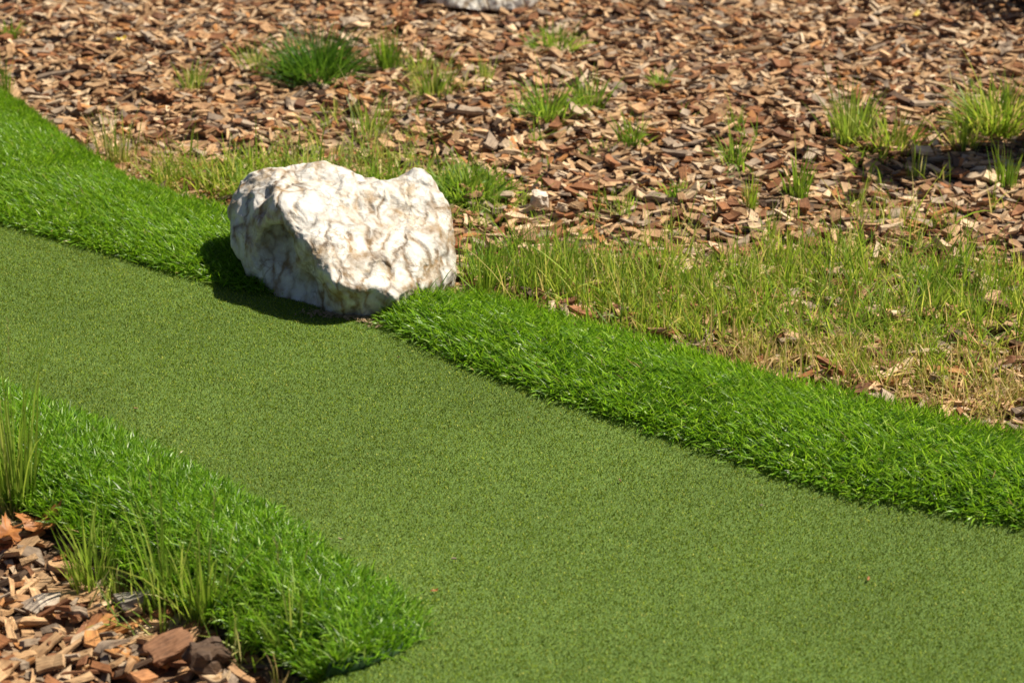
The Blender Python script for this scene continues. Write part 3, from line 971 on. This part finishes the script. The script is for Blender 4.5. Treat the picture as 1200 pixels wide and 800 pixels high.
TUFTS = [
    ('dense dark green domed grass tuft in the mulch above the boulder', -.624, 6.337, .15, .115, 620, 'dark', .75, .0026),
    ('small upright bright grass tuft right of the dense dark tuft', -.407, 6.441, .11, .04, 110, 'green', .4, .0026),
    ('thin pale grass tuft well left of the dense dark tuft', -.998, 6.205, .09, .05, 60, 'pale', .6, .0024),
    ('sparse pale blades touching the left of the dense dark tuft', -.823, 6.42, .09, .06, 60, 'pale', .6, .0024),
    ('loose light green grass tuft above the right of the boulder', -.251, 6.156, .10, .07, 110, 'pale', .6, .0026),
    ('small grass tuft between the bright upright tuft and the loose one', -.30, 6.378, .08, .05, 60, 'pale', .6, .0024),
    ('low wide grass tuft nearest the far boulder', .143, 6.74, .075, .09, 150, 'green', .8, .0026),
    ('spreading green grass tuft with long splayed blades, centre of far mulch', .101, 5.874, .12, .09, 120, 'green', 1.0, .003),
    ('leafy green blades at the right side of the spreading tuft', .232, 5.984, .12, .05, 60, 'green', .7, .003),
    ('small grass sprout right of centre in the far mulch', .466, 6.205, .06, .04, 45, 'green', .8, .0026),
    ('short dark green sprout in the mulch right of the spreading tuft', .346, 5.615, .085, .04, 50, 'green', .7, .0028),
    ('tall leafy grass clump left of the big yellow green clump', .979, 5.648, .15, .065, 120, 'fresh', .5, .003),
    ('lower bushy grass clump at the foot of the tall leafy clump', 1.075, 5.565, .11, .10, 120, 'yellow', .7, .003),
    ('big yellow green grass clump at the upper right edge', 1.43, 5.785, .15, .13, 420, 'yellow', .75, .003),
    ('small sprout below the long pale stick', .617, 5.453, .08, .045, 60, 'green', .7, .0026),
    ('upright grass sprout in the mulch above the yellow grass', .756, 5.153, .11, .035, 60, 'green', .4, .0028),
    ('tiny sprout beside the long pale stick', .657, 5.803, .06, .03, 30, 'green', .6, .0024),
    ('low flat sprout right of the pale stones', .44, 5.153, .05, .05, 60, 'green', .9, .0026),
    ('small pale tuft under the big yellow green clump', 1.285, 5.59, .08, .05, 60, 'yellow', .6, .0026),
    ('thin upright sprout at the right edge below the big clump', 1.331, 5.255, .10, .035, 40, 'green', .35, .0026),
    ('small pale tuft in the mulch above the spreading tuft', -.081, 6.296, .07, .04, 40, 'pale', .6, .0026),
    ('thin blades at the left edge above the grass border', -1.568, 6.136, .12, .03, 25, 'green', .4, .0026),
    ('tiny green blades in the top left corner', -1.715, 6.845, .06, .05, 40, 'green', .8, .0026),
    ('thin sprout in the shade under the bushy clump', 1.101, 5.314, .09, .025, 16, 'pale', .3, .0026),
    ('tall thin grass stems behind the left grass border', -1.10, 5.45, .16, .05, 34, 'pale', .35, .0024),
    ('pale thin grass tuft in the mulch straight above the boulder', -.408, 5.716, .12, .06, 50, 'pale', .6, .0026),
    ('short upright sprout left of the sprout above the yellow grass', .62, 5.06, .09, .025, 26, 'yellow', .35, .0026),
]
for i, (lab, x, y, h, r, n, pal, sp, wd) in enumerate(TUFTS):
    tuft(lab, x, y, h, r, n, pal, sp, wd, i)
tuft('low spreading bright green grass clump right behind the boulder', -.124, 5.18, .075, .13, 420, 'green', 1.05, .0036, 60)
tuft('tall wispy grass clump rising at the left edge of the photo', -.915, 3.365, .33, .05, 120, 'fresh', .36, .0026, 70, group='tall tufts by the front grass border', seeds=4)
tuft('green grass tuft right of the dead leaf, before the front border', -.725, 3.112, .15, .05, 80, 'fresh', .5, .0028, 71, group='tall tufts by the front grass border')
tuft('slender grass tuft before the middle of the front border', -.588, 3.03, .18, .045, 60, 'fresh', .45, .0026, 72, group='tall tufts by the front grass border', seeds=1)
tuft('grass tuft with crossing blades above the dark bark block', -.512, 2.972, .17, .055, 80, 'fresh', .6, .0026, 73, group='tall tufts by the front grass border', seeds=1)
tuft('loose grass tuft at the rounded end of the front border', -.352, 2.848, .15, .04, 46, 'fresh', .5, .0026, 74, group='tall tufts by the front grass border', seeds=1)
tuft('dry straw coloured wisps by the frame bottom near the border end', -.361, 2.757, .07, .03, 14, 'dry', .8, .0022, 75, group='tall tufts by the front grass border')
tuft('blurred near blades in the bottom left corner', -.77, 2.60, .10, .03, 16, 'pale', .6, .003, 76, group='tall tufts by the front grass border')
tuft('few near blades rising from the bottom edge at the left', -.68, 2.64, .09, .02, 9, 'green', .5, .003, 77, group='tall tufts by the front grass border')
tuft('small bright green sprout at the bottom edge before the bark block', -.475, 2.70, .035, .02, 14, 'green', 1.0, .004, 78, group='tall tufts by the front grass border')
tuft('few dark curved blades rising from the border in front of the boulder', -.195, 4.27, .13, .02, 7, 'dark', 1.0, .0028, 79, group='tall tufts by the front grass border', z=.02)
tuft('dark stiff blades standing behind the border right of the boulder', -.06, 4.45, .13, .05, 40, 'green', .45, .0028, 80, group='tall tufts by the front grass border')


def wild(label, patches, seed):
    """grass nobody could count: many blades in one object"""
    gg = np.random.default_rng(seed)
    VV, QQ, TT, CC = [], [], [], []; off = 0
    for (x, y, rx, ry, n, h, pal, sp, wd) in patches:
        n = int(n * .62); k = max(3, n // 12)
        a = gg.uniform(0, 2 * np.pi, k); r = np.sqrt(gg.random(k))
        cx_, cy_ = x + rx * r * np.cos(a), y + ry * r * np.sin(a)
        w = gg.integers(k, size=n)
        px = cx_[w] + gg.normal(0, .018, n); py = cy_[w] + gg.normal(0, .018, n)
        kk = ~blocked(px, py)
        px, py, w = px[kk], py[kk], w[kk]
        p = np.stack([px, py, ground_z(px, py) + .006], 1)
        hv = h * (.55 + .9 * gg.random(k))[w]
        V, Q, T, Cc = grass_mesh(gg, p, hv, pal, sp, wd)
        VV.append(V); QQ.append(Q + off); TT.append(T + off); CC.append(Cc); off += len(V)
    me = np_mesh('wild_grass', np.concatenate(VV), tris=np.concatenate(TT), quads=np.concatenate(QQ), mat=M_GRASS, attrs={'Col': np.concatenate(CC)})
    tag(link('wild_grass', me), label, 'grass', kind='stuff')


wild('yellow green wild grass along the outer edge of the right border', [
    (.80, 4.42, .40, .26, 3400, .085, 'yellow', .7, .0024),
    (.82, 4.35, .34, .20, 1500, .08, 'green', .7, .0024),
    (.72, 4.60, .25, .16, 1000, .11, 'yellow', .45, .0024),
    (1.12, 4.36, .20, .22, 1500, .10, 'yellow', .5, .0024),
    (.20, 4.50, .24, .14, 1900, .11, 'yellow', .5, .0024),
    (.02, 4.58, .14, .12, 900, .12, 'green', .5, .0026),
    (.42, 4.30, .18, .12, 1000, .09, 'yellow', .6, .0024),
    (.45, 4.60, .25, .14, 500, .08, 'pale', .7, .0024),
    (.60, 4.06, .18, .10, 1000, .07, 'dry', .7, .0024),
    (.95, 3.95, .28, .16, 2600, .06, 'dry', .9, .0026),
    (1.08, 3.80, .24, .12, 1700, .05, 'dry', 1.0, .0026),
    (.82, 4.05, .25, .14, 1500, .075, 'yellow', .7, .0024),
    (.12, 4.36, .16, .06, 700, .10, 'yellow', .6, .0026),
    (.30, 4.22, .12, .06, 500, .09, 'yellow', .6, .0026),
    (.50, 4.16, .12, .06, 420, .08, 'yellow', .7, .0026),
    (.62, 4.30, .3, .2, 240, .15, 'pale', .45, .0026),
    (.30, 4.50, .25, .1, 160, .16, 'pale', .5, .0026),
    (.95, 4.45, .25, .2, 160, .15, 'green', .4, .0026),
    (.70, 4.85, .5, .15, 320, .10, 'pale', .5, .0024),
    (.15, 4.95, .2, .2, 160, .09, 'pale', .5, .0022),
    (1.5, 4.1, .3, .5, 1500, .09, 'yellow', .5, .0026),
    (1.15, 5.0, .3, .3, 260, .10, 'yellow', .5, .0024)], 200)
wild('yellow green wild grass behind the boulder and left border', [
    (-.76, 5.30, .24, .16, 1500, .11, 'yellow', .7, .0028),
    (-.95, 5.40, .18, .12, 500, .09, 'dry', .9, .0026),
    (-.58, 5.42, .22, .16, 700, .10, 'pale', .8, .0028),
    (-.30, 5.36, .20, .14, 600, .09, 'pale', .8, .003),
    (-.42, 5.10, .25, .14, 700, .09, 'green', .8, .0028),
    (-1.15, 5.55, .14, .12, 200, .08, 'dry', .9, .0026),
    (-.10, 5.0, .12, .12, 160, .07, 'pale', .8, .0026),
    (-.20, 5.22, .2, .16, 700, .08, 'green', .9, .003),
    (-.55, 5.25, .3, .1, 700, .08, 'yellow', .8, .003),
    (.10, 5.30, .3, .3, 160, .07, 'green', .8, .003),
    (.5, 5.6, .6, .6, 260, .07, 'green', .8, .003),
    (-.32, 5.75, .3, .2, 320, .08, 'pale', .8, .0024),
    (-.75, 6.30, .2, .12, 120, .06, 'pale', .9, .0024),
    (-.22, 6.30, .22, .2, 160, .07, 'pale', .8, .0024)], 201)
wild('thin wild grass growing at the foot of the front border', [
    (-.655, 3.06, .06, .05, 90, .09, 'pale', .6, .0024),
    (-.90, 3.33, .06, .03, 90, .08, 'dry', .9, .0024),
    (-.55, 2.97, .05, .04, 90, .10, 'pale', .6, .0024),
    (-.43, 2.86, .05, .04, 70, .09, 'pale', .7, .0024),
    (-1.1, 3.55, .12, .06, 200, .12, 'yellow', .5, .0026)], 202)


# ------------------------------------------------------------------ shrub in the far right corner
def shrub(label, x, y, h, r, n, seed):
    gg = np.random.default_rng(seed)
    root = bpy.data.objects.new('shrub', None); C.objects.link(root); root.location = (x, y, float(ground_z(x, y)))
    tag(root, label, 'shrub')
    bm = bmesh.new()
    for k in range(9):
        a = gg.uniform(0, 2 * math.pi); t = gg.uniform(.2, .8)
        d = Vector((math.cos(a) * t, math.sin(a) * t, 1)).normalized()
        r_ = bmesh.ops.create_cone(bm, segments=6, radius1=.008, radius2=.003, depth=h * .9)
        M = Matrix.Translation(d * h * .42) @ d.to_track_quat('Z', 'Y').to_matrix().to_4x4()
        bmesh.ops.transform(bm, matrix=M, verts=r_['verts'])
    me = bpy.data.meshes.new('trunk'); bm.to_mesh(me); bm.free(); me.materials.append(M_STEM)
    link('trunk', me, root)
    d = gg.normal(0, 1, (n, 3)); d /= np.linalg.norm(d, axis=1)[:, None]
    q = d * (gg.random(n) ** .5)[:, None] * np.array([r, r, h * .5]) + np.array([0, 0, h * .52])
    V = np.empty((n, 4, 3))
    ax = gg.normal(0, 1, (n, 3)) + d; ax /= np.linalg.norm(ax, axis=1)[:, None]
    up = np.cross(ax, gg.normal(0, 1, (n, 3))); up /= np.linalg.norm(up, axis=1)[:, None]
    L = gg.uniform(.025, .045, n)[:, None]; W = L * .27
    V[:, 0] = q; V[:, 1] = q + ax * L * .5 + up * W; V[:, 2] = q + ax * L; V[:, 3] = q + ax * L * .5 - up * W
    me = np_mesh('crown', V.reshape(-1, 3), quads=np.arange(4 * n).reshape(-1, 4), mat=M_SHRUB, smooth=False)
    link('crown', me, root)


shrub('dark green leafy shrub just entering the top right corner', 2.06, 7.42, .45, .36, 3200, 301)
shrub('tall slender sapling beyond the right edge, seen by its shadow', 1.78, 5.63, 1.25, .11, 7000, 302)

# ------------------------------------------------------------------ small litter on the green
gl = np.random.default_rng(400)
LITTER = [(-.10, 3.10, 'bark crumb on the green beside the front border, nearest its end'), (-.30, 3.17, 'bark crumb on the green along the front border, middle one'), (.20, 3.40, 'tiny dry splinter in the middle of the green'),
          (.45, 3.30, 'bark crumb on the green before the right border'), (-.24, 3.98, 'pale splinter on the green at the left end of the right border'), (-.75, 3.72, 'bark crumb on the green at the left, above the front border')]
for x, y, lab in LITTER:
    k, L, W, T, col = chip_kind(gl)
    a = chip_arrays(gl, gl.uniform(.006, .011), gl.uniform(.002, .004), .002, col * .7)
    o = link('bark_crumb', np_mesh('bark_crumb', a[0], tris=a[1], mat=M_CHIP, attrs={'Col': a[2], 'grain': a[3]}, smooth=False), None, (x, y, .006))
    o.rotation_euler = (gl.normal(0, .15), gl.normal(0, .15), gl.uniform(0, 6))
    tag(o, lab, 'litter', 'litter on the green')
V, T_, Cc, G_ = [], [], [], []
for q in range(420):
    t = gl.random()
    x = -.45 + .17 * t + gl.normal(0, .012); y = 4.245 - .055 * t + gl.normal(0, .010) - (.02 if t > .8 else 0)
    s_ = gl.uniform(.05, .16)
    pr = PROTO[gl.integers(len(PROTO))]
    m = np.array(chip_matrix(x, y, .0045, gl.uniform(0, 6), gl.normal(0, .4), gl.normal(0, .4)))
    V.append((pr[4] * s_) @ m[:3, :3].T + m[:3, 3]); T_.append(pr[5] + 16 * q); G_.append(pr[7])
    Cc.append(np.tile(np.array([.48, .36, .22, 1]) * gl.uniform(.6, 1.1), (16, 1)))
tag(link('grit', np_mesh('grit', np.concatenate(V), tris=np.concatenate(T_), mat=M_CHIP, attrs={'Col': np.concatenate(Cc), 'grain': np.concatenate(G_)}, smooth=False)),
    'pale sandy grit along the foot of the white boulder', 'grit', kind='stuff')
